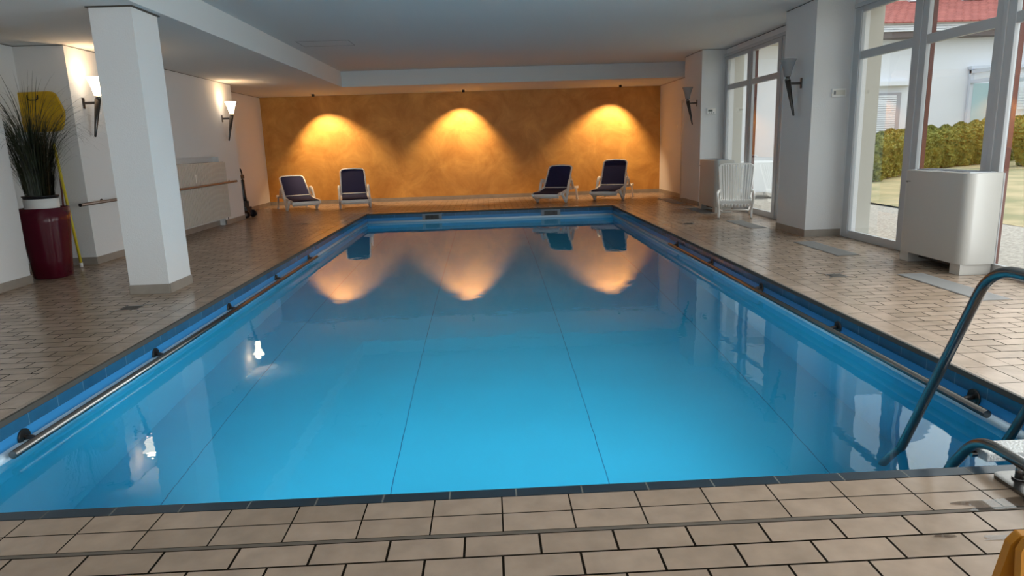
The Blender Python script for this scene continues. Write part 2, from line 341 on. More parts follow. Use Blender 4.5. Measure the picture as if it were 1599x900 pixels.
# windows -------------------------------------------------------
GLASS = bpy.data.materials.new('window_glass'); GLASS.use_nodes = True; n = GLASS.node_tree.nodes; l = GLASS.node_tree.links; n.clear()
out = n.new('ShaderNodeOutputMaterial'); mix = n.new('ShaderNodeMixShader'); tr = n.new('ShaderNodeBsdfTransparent'); gl = n.new('ShaderNodeBsdfGlossy')
tr.inputs['Color'].default_value = (.96, .98, .97, 1); gl.inputs['Roughness'].default_value = 0
l.new(schlick(n, l, .06), mix.inputs[0]); l.new(tr.outputs[0], mix.inputs[1]); l.new(gl.outputs[0], mix.inputs[2]); l.new(mix.outputs[0], out.inputs[0])
def window(name, ys, y0, y1, label):
    """ys: mullion centres; y0<y1 opening"""
    root = thing(name, label, 'window'); root['kind'] = 'structure'
    f = MB(); o = MB(); g = MB()
    xa, xb, xc = 4.585, 4.635, 4.68
    xr = xa+.004
    f.box(xr, y0, 0, xb, y1, .095); f.box(xa-.02, y0, 2.80, xb, y1, 2.85); f.box(xr, y0, 2.735, xb, y1, 2.80)
    f.box(xr, y0, 2.19, xb, y1, 2.285)
    f.box(xa, y1-.16, .002, xb-.002, y1, 2.799); f.box(xa, y0, .002, xb-.002, y0+.16, 2.799)
    f.box(xa-.012, y1-.155, .04, xa+.001, y1-.05, 2.76)
    for c in ys:
        f.box(xa, c-.12, .002, xb-.002, c+.12, 2.799); f.box(xa-.012, c-.028, .02, xa+.001, c+.028, 2.78)
        o.box(xb, c-.12, 0, xc, c-.05, 2.8)
    o.box(xb, y0, 2.76, xc, y1, 2.85); o.box(xb, y0, 2.215, xc-.03, y1, 2.26); o.box(xb, y0, -.02, xc, y1, .04)
    g.box(4.610, y0+.1, .05, 4.614, y1-.1, 2.75)
    f.build('window_frame', FRAME, root, .004); o.build('outer_frame', BROWN, root)
    g.build('pane', GLASS, root)
    return root
window('window_1', (12.05, 10.79), W1a, W1b, 'tall white framed window door behind the white slatted chair')
window('window_2', (7.34, 6.13, 4.92, 3.71, 2.5, 1.29, .08, -1.13), W2a, W2b, 'tall white framed glazing behind the big white dehumidifier')
r_ = thing('added_window_3', 'wide white framed window added around the fill light behind the viewer', 'window'); r_['kind'] = 'structure'  # invented window, framing the added fill light out of view
b = MB(); y_ = BWALL
b.box(-3.8, y_, .3, 2.2, y_+.04, .4); b.box(-3.8, y_, 2.5, 2.2, y_+.04, 2.6)
for x in (-3.8, -1.85, .15, 2.1): b.box(x, y_, .4, x+.1, y_+.04, 2.5)
b.build('window_frame', FRAME, r_)
b = MB(); b.add([(-3.75,y_+.02,.38),(2.15,y_+.02,.38),(2.15,y_+.02,2.52),(-3.75,y_+.02,2.52)], [(3,2,1,0)]); b.build('pane', GLASS, r_)
# door on right wall near the back
r_ = thing('door_1', 'white door leaf in the right wall beside the golden wall', 'door'); r_['kind'] = 'structure'
b = MB(); b.box(XR-.02, 14.46, 0, XR, 14.52, 2.1); b.box(XR-.02, 15.36, 0, XR, 15.42, 2.1); b.box(XR-.02, 14.46, 2.1, XR, 15.42, 2.16); b.build('door_frame', FRAME, r_)
b = MB(); b.box(XR-.012, 14.53, .005, XR, 15.35, 2.095); b.build('door_leaf', WHITE, r_)
b = MB(); b.box(XR-.03, 14.62, 1.0, XR-.012, 14.66, 1.14); b.tube([(XR-.02,14.64,1.06),(XR-.065,14.64,1.06),(XR-.065,14.76,1.06)], .009, 8); b.build('door_handle', BLACK, r_)

# ================================================================ OBJECTS
# skimmers
sk = None
for i, (x0, x1, lb) in enumerate(((-1.39, -.98, 'grey slotted pool skimmer grille, left one on the far pool wall'), (1.08, 1.49, 'grey slotted pool skimmer grille, right one on the far pool wall'))):
    if not sk:
        sk = thing('pool_skimmer', lb, 'skimmer', ((x0+x1)/2, PY1, -.118), 0, 'skimmers in the far pool wall')
        b = MB(); wd = .2
        b.box(-wd, -.02, .055, wd, -.001, .08); b.box(-wd, -.02, -.09, -wd+.06, -.001, .055); b.box(wd-.06, -.02, -.09, wd, -.001, .055); b.box(-wd, -.02, -.11, wd, -.001, -.09)
        b.build('frame', mat('grey_plastic', lin(128, 134, 140), .4), sk)
        b = MB()
        for k in range(11): b.box(-.135+k*.0258, -.017, -.09, -.127+k*.0258, -.006, .055)
        b.build('grille', DSTEEL, sk)
        b = MB(); b.box(-.14, -.006, -.09, .14, -.002, .055); b.build('opening', BLACK, sk)
    else:
        c = copy_tree(sk); c.location.x = (x0+x1)/2; c['label'] = lb
# unseen underwater lamps added to brighten the pool water
for x, lb in ((-1.2, 'round underwater lamp added in the near pool wall for light, left one'), (0, 'round underwater lamp added in the near pool wall for light, middle one'), (1.1, 'round underwater lamp added in the near pool wall for light, right one')):
    r = thing('added_pool_lamp', lb, 'added lamp', (x, PY0, -.62), 0, 'underwater lamps added to brighten the pool')
    Mx = Matrix.Rotation(-PI/2, 4, 'X')
    b = MB(); b.lathe([(0,.001),(.145,.001),(.145,.02),(.12,.03),(.12,.012),(0,.012)], 28, 0, (0,0,0), Mx); b.build('bezel', STEEL, r)
    b = MB(); b.lathe([(.119,.013),(.08,.024),(0,.028)], 24, 0, (0,0,0), Mx); b.build('lens', mat('lamp_lens', lin(235,245,250), .1, emit=(.75,.93,1,1), es=6), r)
    ul = bpy.data.lights.new('added_pool_light', 'SPOT'); ul.energy = 165; ul.color = (.78,.94,1); ul.spot_size = math.radians(96); ul.spot_blend = 1; ul.shadow_soft_size = .1
    uo = bpy.data.objects.new('added_pool_light', ul); COL.objects.link(uo); uo.parent = r; uo.location = (0,.05,0)
    uo.rotation_euler = Vector((0,-1,.0)).to_track_quat('Z', 'Y').to_euler()
# pool hand rails
def hand_rail(x, wall, y0, y1, z, ys, label, mt):
    sgn = 1 if wall < x else -1
    r = thing('pool_handrail', label, 'handrail', (0,0,0), 0, 'handrails along the pool sides')
    b = MB(); b.tube([(x,y0,z),(x,y1,z)], .021, 20); b.build('rail', mt, r)
    for y in ys:
        b = MB(); b.tube([(wall+sgn*.001,y,z+.012),(wall+sgn*.012,y,z+.012)], .046, 22)
        b.tube(arc([(wall+sgn*.01,y,z+.012),(wall+sgn*.045,y,z+.012),(x,y,z-.004)], .03), .013, 10)
        b.tube([(wall+sgn*.012,y,z+.043),(wall+sgn*.016,y,z+.043)], .006, 8); b.tube([(wall+sgn*.012,y-.025,z-.008),(wall+sgn*.016,y-.025,z-.008)], .006, 8)
        b.build('bracket', DSTEEL, r)
hand_rail(PX0+.078, PX0, 3.27, 9.55, -.153, (3.47, 4.94, 6.42, 7.90, 9.38), 'steel handrail on five brackets along the left pool wall', STEEL)
hand_rail(PX1-.078, PX1, 3.17, 9.35, -.125, (3.37, 4.82, 6.27, 7.72, 9.18), 'steel handrail on five brackets along the right pool wall', STEEL)

# pool ladder
lad = thing('pool_ladder', 'tubular steel pool ladder with tall curved grab rails at the near right corner', 'ladder', (0,0,0))
for x, nm in ((1.95, 0), (2.47, 1)):
    b = MB(); b.tube(arc([(x,1.45,.02),(x,1.45,.78),(x,2.53,.775),(x,3.03,-.29),(x,3.12,-.55)], .13, 8), .0215, 18)
    b.build('grab_rail', STEEL, lad)
    b = MB(); b.tube(arc([(x,1.75,.078),(x,2.50,.078),(x,2.66,-.15),(x,2.93,-.9)], .11, 8), .0215, 18)
    b.build('stringer', STEEL, lad)
    s = -1 if nm else 1
    f = MB(); xo = x-.07; pl = []
    for cx, cy, a0 in ((xo+.04,2.0+.04,180),(xo+.2,2.04,270),(xo+.2,2.295,0),(xo+.04,2.295,90)):
        for k in range(5):
            a = math.radians(a0+k*22.5); pl.append((cx+.04*math.cos(a), cy+.04*math.sin(a)))
    f.prism(pl, .001, .014); o = f.build('base_plate', STEEL, lad, .003)
    f = MB(); f.tube([(x,2.27,.014),(x,2.27,.078)], .017, 14); f.tube([(x,2.27,.014),(x,2.27,.022)], .026, 14); f.tube([(x+.005,2.232,.026),(x+.035,2.232,.026)], .009, 8); f.build('post', STEEL, lad)
for k, (y, z) in enumerate(((2.47, .02), (2.60, -.24), (2.70, -.50), (2.79, -.76))):
    b = MB(); b.box(1.973, y, z-.04, 2.447, y+.115, z); b.build('tread', mat('ladder_tread', lin(196, 196, 194), .5, bump=.6, bscale=120), lad, .006)
    b = MB(); b.tube([(1.95, y+.06, z-.03), (2.47, y+.06, z-.03)], .012, 8); b.build('rung', STEEL, lad)

# yellow floor sign
sg = thing('wet_floor_sign', 'yellow plastic A-frame floor sign at the near right corner of the deck', 'sign', (1.035, 1.04, 0), math.radians(-4))
YEL = mat('yellow_sign_plastic', lin(186, 122, 22), .45)
for s in (-1, 1):
    Mx = Matrix.Translation((0, s*.115, 0)) @ Matrix.Rotation(s*math.radians(10), 4, 'X')
    b = MB(); poly = [(-.15,0),(-.10,.04),(.10,.04),(.15,0),(.155,.02),(.13,.585),(.118,.605),(-.118,.605),(-.13,.585),(-.155,.02)]
    R90 = Mx @ Matrix(((1,0,0,0),(0,0,-1,0),(0,1,0,0),(0,0,0,1)))
    b.prism(poly, -.008, .008, 0, R90); b.build('panel', YEL, sg, .003)
    b = MB(); b.box(-.04,-.0095,.545,.04,.0095,.575,0,Mx); b.build('hand_slot', mat('slot_brown', lin(96, 60, 20), .7), sg)

PUD = bpy.data.materials.new('puddle_film'); PUD.use_nodes = True; n = PUD.node_tree.nodes; l = PUD.node_tree.links; n.clear()
out = n.new('ShaderNodeOutputMaterial'); mix = n.new('ShaderNodeMixShader'); tr = n.new('ShaderNodeBsdfTransparent'); gl = n.new('ShaderNodeBsdfGlossy')
tr.inputs['Color'].default_value = (.62, .60, .58, 1); gl.inputs['Roughness'].default_value = .02
l.new(schlick(n, l, .04), mix.inputs[0]); l.new(tr.outputs[0], mix.inputs[1]); l.new(gl.outputs[0], mix.inputs[2]); l.new(mix.outputs[0], out.inputs[0])
for x, y, sx, sy, sd, lb in ((1.80, 2.13, .20, .045, 1, 'thin water puddle on the deck tiles beside the ladder base plate'), (1.62, 1.93, .06, .02, 2, 'small water spot on the tiles between the puddle and the floor sign'), (1.45, 1.955, .035, .012, 3, 'tiny water spot on the tiles left of the others by the ladder')):
    rn = random.Random(sd); N_ = 48
    b = MB(); b.add([(sx*math.cos(2*PI*k/N_)*(1+.25*math.sin(3*2*PI*k/N_+sd)+.1*math.sin(7*2*PI*k/N_)), sy*math.sin(2*PI*k/N_)*(1+.35*math.sin(2*2*PI*k/N_+sd)), 0) for k in range(N_)], [tuple(range(N_))])
    tag(b.build('water_puddle', PUD, None, 0, (x, y, .0025)), lb, 'puddle', 'puddles beside the pool ladder')
# tile-recessed floor grates
def grate(x0, y0, x1, y1, label):
    r = thing('floor_grate', label, 'floor grate', ((x0+x1)/2, (y0+y1)/2, 0), 0, 'grey floor grates along the windows')
    w_, h_ = (x1-x0)/2, (y1-y0)/2
    b = MB(); b.box(-w_,-h_,.0005,w_,h_,.003); b.build('frame', mat('grate_grey', lin(118, 116, 114), .5), r)
    b = MB(); k = -h_+.01
    while k < h_-.01: b.box(-w_+.01, k, .003, w_-.01, k+.012, .006); k += .022
    o = b.build('grille', mat('grate_bar', lin(140, 138, 136), .45), r)
grate(3.79, 5.0, 4.045, 6.1, 'grey floor grate beside the near white dehumidifier')
grate(3.79, 7.2, 4.045, 8.29, 'grey floor grate beside the big pier with the wall sconce')
grate(3.79, 9.72, 4.045, 10.75, 'grey floor grate in front of the white slatted chair')
grate(3.79, 11.93, 4.045, 12.98, 'dark looking floor grate beside the far white dehumidifier')
grate(3.83, 14.0, 4.1, 15.36, 'grey floor grate on the deck before the door')
def drain(x, y, label, s=.075):
    r = thing('floor_drain', label, 'floor drain', (x, y, 0), 0, 'floor drains in the deck')
    b = MB(); b.box(-s,-s,.0005,s,s,.002); b.build('frame', DSTEEL, r)
    b = MB()
    for k in range(5): b.box(-s+.012, -s+.015+k*.026, .002, s-.012, -s+.027+k*.026, .004)
    for a in range(4):
        an = PI/4+a*PI/2; b.bar((math.cos(an)*s*1.35, math.sin(an)*s*1.35, .002), (math.cos(an)*s*2.5, math.sin(an)*s*2.5, .002), .006, .002)
    b.build('grille', mat('drain_grille', lin(90, 86, 80), .4, .6), r)
drain(3.25, 6.17, 'square floor drain in the right deck nearest the viewer')
drain(-3.19, 5.95, 'square floor drain in front of the white column')
drain(3.13, 10.55, 'small floor drain beside the right pool edge further back')
drain(-3.4, 12.6, 'small floor drain in the left deck beyond the column', .06)
drain(-.118, 15.07, 'small floor drain between the pool and the golden wall', .06)

# dehumidifiers ----------------------------------------------------
def rrect(x0, y0, x1, y1, rad):
    out = []
    for cx, cy, a0, rr in ((x1-rad[2],y1-rad[2],0,rad[2]),(x0+rad[3],y1-rad[3],90,rad[3]),(x0+rad[0],y0+rad[0],180,rad[0]),(x1-rad[1],y0+rad[1],270,rad[1])):
        for k in range(9):
            a = math.radians(a0+k*90/8); out.append((cx+rr*math.cos(a), cy+rr*math.sin(a)))
    return out
dh = thing('dehumidifier', 'large white floor-standing dehumidifier, the near one before the glazing', 'dehumidifier', (4.26, 5.93, 0), 0, 'white pool dehumidifiers')
b = MB(); b.prism(rrect(0, 0, .32, .97, (.09, .005, .005, .09)), .10, .925, 0, None, True); b.build('cabinet', WGLOS, dh, .004)
b = MB(); b.prism(rrect(.05, .06, .30, .91, (.01,.01,.01,.01)), .925, .931); b.build('top_panel', mat('dehum_top', lin(205,208,212), .3), dh)
b = MB()
for k in range(28): b.box(.08, .1+k*.028, .931, .27, .112+k*.028, .936)
b.build('outlet_grille', mat('vent_grey', lin(90, 94, 100), .4), dh)
b = MB(); b.box(.322, .0, .1, .334, .97, .92); b.build('back_panel', FRAME, dh)
for y in (.02, .80): b = MB(); b.box(.02, y, 0, .31, y+.14, .10); b.build('foot', WGLOS, dh, .003)
b = MB(); b.box(.1, .2, .05, .3, .75, .099); b.build('drain_tray', BLACK, dh)
b = MB(); b.box(-.003, .83, .812, 0, .90, .820); b.box(-.003, .87, .804, 0, .90, .812); b.build('badge', mat('badge_grey', lin(120,118,114), .4), dh)
d2 = copy_tree(dh); d2.location = (4.00, 11.94, 0); d2['label'] = 'white floor-standing dehumidifier, the far one behind the slatted chair'

# white slatted high-back chair --------------------------------------
ch = thing('garden_armchair', 'white plastic high-back garden armchair with vertical slats', 'chair', (4.15, 11.33, 0), math.radians(-20))
prof = [(-.30,.27),(-.27,.305),(-.15,.30),(.02,.265),(.14,.25),(.20,.29),(.28,.50),(.35,.70),(.39,.835),(.415,.845)]
prof = arc([(0,y,z) for y,z in prof], .05, 3)
for k in range(13):
    x = -.215+k*.0358
    b = MB()
    for i in range(len(prof)-1):
        A = prof[i]+Vector((x*(1+.35*(prof[i].z-.30)),0,0)); B = prof[i+1]+Vector((x*(1+.35*(prof[i+1].z-.30)),0,0))
        b.bar(A, B+(B-A)*.08, .024, .012, 0, (0,-.5,1))
    b.build('slat', WPLAS, ch)
b = MB(); b.tube(arc([(-.25,.02,.28),(-.245,.22,.32),(-.285,.395,.825),(-.22,.42,.858),(.22,.42,.858),(.285,.395,.825),(.245,.22,.32),(.25,.02,.28)], .04, 4), .014, 10); b.build('back_frame', WPLAS, ch)
b = MB(); b.box(-.25,-.30,.22,.25,-.275,.29); b.bar((-.25,-.28,.27),(-.25,.22,.25),.025,.05); b.bar((.25,-.28,.27),(.25,.22,.25),.025,.05)
for k in range(9):
    xx = -.2+k*.05; b.tube([(xx,-.302,.24),(xx,-.292,.20-.02*math.cos((k-4)/4*PI/2))], .018, 8)
b.build('seat_apron', WPLAS, ch)
for s in (-1, 1):
    b = MB(); b.tube(arc([(s*.255,-.33,0),(s*.25,-.27,.13),(s*.27,-.31,.25),(s*.285,-.33,.38),(s*.285,-.24,.415),(s*.28,.0,.41),(s*.262,.25,.42)], .06, 5), [.022]*100 and .02, 10, 0, False, 1.3); b.build('armrest', WPLAS, ch)
    b = MB(); b.tube(arc([(s*.25,-.12,.24),(s*.23,.0,.12),(s*.25,.34,0)], .05, 4), .018, 10); b.build('rear_leg', WPLAS, ch)
    b = MB(); b.tube(arc([(s*.25,-.25,.15),(s*.2,-.17,.09),(s*.25,-.02,.24)], .05, 4), .013, 8); b.build('leg_brace', WPLAS, ch)
b = MB(); b.tube([(-.23,.08,.10),(.23,.08,.10)], .012, 8); b.build('stretcher', WPLAS, ch)

# sun loungers -------------------------------------------------------
def lounger(back_deg, name_label, loc, rz):
    r = thing('sun_lounger', name_label, 'sun lounger', loc, rz, 'sun loungers in front of the golden wall')
    W = .30
    rail = arc([(0,-.45,.19),(0,-.3,.222),(0,-.05,.225),(0,.3,.28),(0,1.05,.28)], .1, 4)
    for s in (-1, 1):
        b = MB()
        for i in range(len(rail)-1): b.bar(rail[i]+Vector((s*W,0,0)), rail[i+1]+Vector((s*W,0,0))+(rail[i+1]-rail[i])*.05, .035, .055)
        b.build('side_rail', WPLAS, r)
    b = MB()
    n_ = 12
    for i in range(n_):
        xa, xb = -W+2*W*i/n_, -W+2*W*(i+1)/n_
        f_ = lambda x: -.42-.05*(1-(x/W)**2)
        vs = [(xa,f_(xa)+.02,.125),(xb,f_(xb)+.02,.125),(xb,f_(xb),.218),(xa,f_(xa),.218),(xa,-.36,.13),(xb,-.36,.13),(xb,-.40,.226),(xa,-.40,.226)]
        b.add(vs, [(0,1,2,3),(3,2,6,7),(0,4,5,1),(4,7,6,5)], 0, True)
    b.build('front_lip', WPLAS, r)
    b = MB(); hy, hz = .32, .300
    sp_ = [(-.44,.232),(-.40,.244),(-.30,.248),(-.02,.245),(.15,.27),(hy,hz)]
    for i in range(len(sp_)-1):
        (y0,z0),(y1,z1) = sp_[i], sp_[i+1]
        b.add([(-W+.02,y0,z0),(W-.02,y0,z0),(W-.02,y1,z1),(-W+.02,y1,z1)], [(0,1,2,3)], 0, True)
        b.add([(-W+.02,y0,z0-.012),(W-.02,y0,z0-.012),(W-.02,y1,z1-.012),(-W+.02,y1,z1-.012)], [(3,2,1,0)], 0, True)
    b.build('seat_sling', NAVYF, r)
    a = math.radians(back_deg); d = Vector((0, math.cos(a), math.sin(a))); nrm = Vector((0,-math.sin(a), math.cos(a)))
    o = Vector((0, hy, hz)); L = .64; Wb = .275
    P = lambda x, t, h=0: o+d*t+nrm*h+Vector((x,0,0))
    b = MB(); b.tube(arc([P(-Wb-.015,-.05), P(-Wb,L*.93), P(-Wb+.05,L), P(0,L+.015), P(Wb-.05,L), P(Wb,L*.93), P(Wb+.015,-.05)], .06, 5), .0185, 10)
    b.tube([P(-Wb,.02),P(Wb,.02)], .014, 8); b.build('back_frame', WPLAS, r)
    b = MB(); nn = 6
    for h in (.006, -.006):
        b.add([P(-Wb+.005,0,h),P(Wb-.005,0,h),P(Wb-.01,L*.94,h),P(Wb-.05,L*.995,h),P(-Wb+.05,L*.995,h),P(-Wb+.01,L*.94,h)], [(0,1,2,3,4,5) if h > 0 else (5,4,3,2,1,0)])
    b.build('back_sling', NAVYF, r)
    for s in (-1, 1):
        x = s*(W+.035)
        b = MB()
        b.tube(arc([(x,-.26,.215),(x,.02,.012),(x,.26,.42),(x,.33,.485),(x,.45,.475),(x,.58,.29)], .035, 5), .031, 10, 0, False, 1.2)
        b.build('arm_leg', WPLAS, r)
        b = MB(); b.tube(arc([(x,-.40,.20),(x,-.33,.03),(x,-.28,.01),(x,-.24,.06),(x,-.28,.2)], .04, 4), .0, 6) if 0 else b.bar((x,.80,.29),(x,.92,.0),.035,.05); b.bar((x,.92,.004),(x,.92,.02),.045,.055); b.build('rear_leg', WPLAS, r)
        b = MB(); b.tube([(s*(W-.005),hy,hz+.0),(s*(W+.015),hy,hz+.0)], .04, 14); b.build('hinge', WPLAS, r)
    b = MB(); b.tube([P(-Wb,.4,-.01), Vector((-Wb,.86,.27)), Vector((Wb,.86,.27)), P(Wb,.4,-.01)], .011, 8); b.build('back_support', WPLAS, r)
    b = MB(); b.bar((-W,1.03,.28),(W,1.03,.28),.04,.05); b.build('cross_bar', WPLAS, r)
    return r
lounger(44, 'navy and white sun lounger nearest the left wall, back reclined low', (-4.26, 15.70, 0), math.radians(29))
lounger(62, 'navy and white upright sun lounger left of centre, second from left', (-3.06, 15.74, 0), math.radians(12))
lounger(50, 'navy and white sun lounger right of centre, back reclined, facing left', (1.42, 15.36, 0), math.radians(-24))
lounger(64, 'navy and white upright sun lounger nearest the right wall', (2.76, 15.60, 0), math.radians(-26))

# wall sconces -------------------------------------------------------
FROST = bpy.data.materials.new('frosted_glass'); FROST.use_nodes = True; n = FROST.node_tree.nodes; l = FROST.node_tree.links; n.clear()
out = n.new('ShaderNodeOutputMaterial'); mix = n.new('ShaderNodeMixShader'); mix.inputs[0].default_value = .55
df = n.new('ShaderNodeBsdfTranslucent'); df.inputs[0].default_value = lin(200,202,204); dd = n.new('ShaderNodeBsdfPrincipled'); dd.inputs['Base Color'].default_value = lin(170,172,176); dd.inputs['Roughness'].default_value = .25
l.new(df.outputs[0], mix.inputs[1]); l.new(dd.outputs[0], mix.inputs[2])
mix2 = n.new('ShaderNodeMixShader'); mix2.inputs[0].default_value = .45; t_ = n.new('ShaderNodeBsdfTransparent'); l.new(mix.outputs[0], mix2.inputs[1]); l.new(t_.outputs[0], mix2.inputs[2]); l.new(mix2.outputs[0], out.inputs[0])
LIT = mat('lit_glass', lin(255,240,220), .4, emit=(1,.82,.6,1), es=3.2)
def sconce(loc, rz, lit, label):
    r = thing('wall_sconce', label, 'wall lamp', loc, rz, 'torch shaped wall lamps')      # +x points out of the wall, z=0 at plate centre
    b = MB(); b.box(.001,-.02,-.065,.014,.02,.065); b.build('wall_plate', DSTEEL, r, .003)
    b = MB(); b.box(.012,-.011,-.016,.17,.011,.016); b.build('arm', DSTEEL, r, .002)
    b = MB(); top, bot = Vector((.185,0,.04)), Vector((.085,0,-.41))
    b.tube([bot, bot+(top-bot)*.02, top], [.010,.013,.036], 4 if 0 else 16); b.build('torch_body', DSTEEL, r)
    b = MB(); b.lathe([(.0,.0),(.034,.0),(.036,.012),(.022,.03),(.030,.052),(.0,.055)], 20, 0, (.188,0,.038)); b.build('lamp_holder', STEEL, r)
    b = MB(); b.lathe([(.034,.0),(.040,.002),(.058,.09),(.088,.18),(.105,.215),(.102,.217),(.084,.18),(.054,.09),(.034,.006)], 28, 0, (.192,0,.085)); b.build('lamp_shade', LIT if lit else FROST, r)
    if lit:
        b = MB(); b.lathe([(0,0),(.012,.01),(.015,.05),(.008,.075),(0,.08)], 12, 0, (.192,0,.10)); b.build('bulb', mat('bulb_glow', (1,.85,.6,1), .5, emit=(1,.78,.5,1), es=40), r)
        pl = bpy.data.lights.new('sconce_light', 'POINT'); pl.energy = 2.6; pl.color = (1,.68,.38); pl.shadow_soft_size = .05
        po = bpy.data.objects.new('sconce_light', pl); COL.objects.link(po); po.parent = r; po.location = (.17,0,.33)
    return r
sconce((XL, 8.84, 1.975), 0, True, 'lit torch shaped wall lamp between the grass plant and the column')
sconce((XL, 13.32, 1.96), 0, True, 'lit torch shaped wall lamp above the far end of the radiator')
sconce((4.14, 13.55, 1.99), PI, False, 'unlit torch shaped wall lamp on the far right pier')
sconce((4.13, 9.04, 1.97), PI, False, 'unlit torch shaped wall lamp on the big right pier')

# ceiling spots --------------------------------------------------------
for x, y, tx, lb in ((-4.03, 16.70, .26, 'small black ceiling spotlight on the left of the back soffit'), (-.50, 16.78, -.16, 'small black ceiling spotlight at the middle of the back soffit'), (3.25, 16.74, -.26, 'small black ceiling spotlight on the right of the back soffit')):
    r = thing('ceiling_spotlight', lb, 'spotlight', (x, y, CS), 0, 'spotlights washing the golden wall')
    b = MB(); b.lathe([(0,-.0005),(.06,-.0005),(.06,-.006),(0,-.006)], 20); b.build('ceiling_rose', WPLAS, r)
    b = MB(); b.lathe([(0,-.006),(.032,-.006),(.034,-.06),(.03,-.062),(.028,-.03),(0,-.03)], 20); b.build('lamp_head', BLACK, r)
    sl = bpy.data.lights.new('spot_light', 'SPOT'); sl.energy = 190; sl.color = (1,.70,.40); sl.spot_size = math.radians(94); sl.spot_blend = .6; sl.shadow_soft_size = .02
    s_o = bpy.data.objects.new('spot_light', sl); COL.objects.link(s_o); s_o.parent = r; s_o.location = (0,0,-.07)
    s_o.rotation_euler = Vector((-tx*.6, -.29, 1)).to_track_quat('Z', 'Y').to_euler()

# controls on walls
def box_on_wall(name, x0, x1, z0, z1, y, label, cat, disp):
    r = thing(name, label, cat, ((x0+x1)/2, y, (z0+z1)/2))
    w_, h_ = (x1-x0)/2, (z1-z0)/2
    b = MB(); b.box(-w_,-.03,-h_,w_,-.0005,h_); b.build('housing', WPLAS, r, .005)
    if disp:
        b = MB(); b.box(-w_*.75,-.032,-h_*.1,w_*.25,-.03,h_*.6); b.build('display', mat('lcd_dark', lin(84,92,88), .2), r)
        for k in range(3): b = MB(); b.box(-w_*.6+k*w_*.5,-.034,-h_*.65,-w_*.35+k*w_*.5,-.03,-h_*.35); b.build('button', mat('grey_plastic', lin(128,134,140), .4), r)
    else:
        b = MB(); b.box(-w_*.85,-.033,-h_*.6,w_*.8,-.03,h_*.6); b.build('cover', mat('ivory', lin(214,210,198), .4), r)
        b = MB(); b.box(-w_*.8,-.036,-h_*.4,-w_*.55,-.033,h_*.4); b.build('control_knob', mat('vent_grey', lin(90,94,100), .4), r)
box_on_wall('thermostat', 4.25, 4.42, 1.76, 1.87, W1b, 'small white digital thermostat on the far right pier', 'thermostat', True)
box_on_wall('control_box', 4.37, 4.55, 1.765, 1.865, 8.72, 'small ivory control box on the big right pier', 'control box', False)
b = MB(); b.box(-.01,-.04,-.04,0,.04,.04); o = b.build('light_switch', WPLAS, None, .003, (XR,15.75,1.6)); tag(o, 'small white switch on the right wall next to the golden wall', 'switch')

# radiator ------------------------------------------------------------
ra = thing('panel_radiator', 'large white ribbed panel radiator in the niche behind the column', 'radiator', (0,0,0))
RY0, RY1, RZ0, RZ1, RX = 10.05, 13.1, .145, 1.165, -4.895
b = MB(); b.box(-5.02,RY0,RZ0,RX-.034,RY1,RZ1-.003)
k = RY0+.004
while k < RY1-.04:
    b.box(RX-.035,k,RZ0+.004,RX,k+.034,RZ1-.01); k += .061
b.box(-5.02,RY0,RZ1-.012,RX-.004,RY1,RZ1); b.box(-5.02,RY0,RZ0,RX-.004,RY1,RZ0+.012)
b.build('panel', mat('radiator_enamel', lin(208,204,198), .35), ra)
b = MB()
k = RY0+.03
while k < RY1-.05: b.box(-4.985,k,RZ1,-4.92,k+.02,RZ1+.004); k += .04
b.build('top_grille', mat('radiator_slot', lin(120,112,104), .5), ra)
b = MB(); b.tube([(-4.95,RY1,RZ1-.06),(-4.95,RY1+.035,RZ1-.06)], .018, 12); b.build('valve', DSTEEL, ra)
b = MB(); b.tube([(-4.95,RY1-.04,RZ0),(-4.95,RY1-.04,.0)], .009, 8); b.build('pipe', DSTEEL, ra)
b = MB(); b.box(-4.893,11.68,.84,-4.887,11.72,.98); b.build('meter', WPLAS, ra, .002)
# wall handrail
hr = thing('wall_handrail', 'long brownish handrail along the left wall passing the radiator', 'handrail', (0,0,0))
b = MB(); b.tube([(-4.85,8.27,.765),(-4.85,13.42,.79)], .019, 14); b.build('rail', mat('rail_brown', lin(140,118,106), .35, .4), hr)
for y in (8.27, 13.42):
    b = MB(); z = .765+.025*(y-8.27)/5.15; b.tube([(-4.85,y-.004,z),(-4.85,y+.004,z)], .021, 14); b.build('end_cap', BLACK, hr)
for y in (8.9, 13.3):
    b = MB(); z = .765+.025*(y-8.27)/5.15; b.tube([(XL,y,z),(-4.86,y,z)], .010, 8); b.tube([(XL+.001,y,z),(XL+.01,y,z)], .03, 14); b.build('bracket', DSTEEL, hr)

# plant ----------------------------------------------------------------
pt = thing('potted_grass', 'tall dark artificial grass in a tapered burgundy planter beside the left wall', 'potted plant', (-4.98, 7.78, 0))
b = MB()
def sq(r, z, p=3.2, n=40):
    o = []
    for k in range(n):
        a = 2*PI*k/n; c, s_ = math.cos(a), math.sin(a); q_ = r/((abs(c)**p+abs(s_)**p)**(1/p)); o.append((q_*c, q_*s_, z))
    return o
rings = [sq(.16,0), sq(.172,.01), sq(.185,.2), sq(.205,.42), sq(.222,.62), sq(.232,.785), sq(.222,.785), sq(.2,.55), sq(0.001,.55)]
vs = [v for r_ in rings for v in r_]; n_ = 40
b.add(vs, [(i*n_+k, i*n_+(k+1)%n_, (i+1)*n_+(k+1)%n_, (i+1)*n_+k) for i in range(len(rings)-1) for k in range(n_)], 0, True)
b.build('planter', mat('burgundy_gloss', lin(84, 14, 34), .22), pt)
b = MB(); b.lathe([(0,.56),(.15,.56),(.165,.72),(.172,.885),(.160,.885),(.155,.83),(0,.83)], 32); b.build('inner_pot', WPLAS, pt)
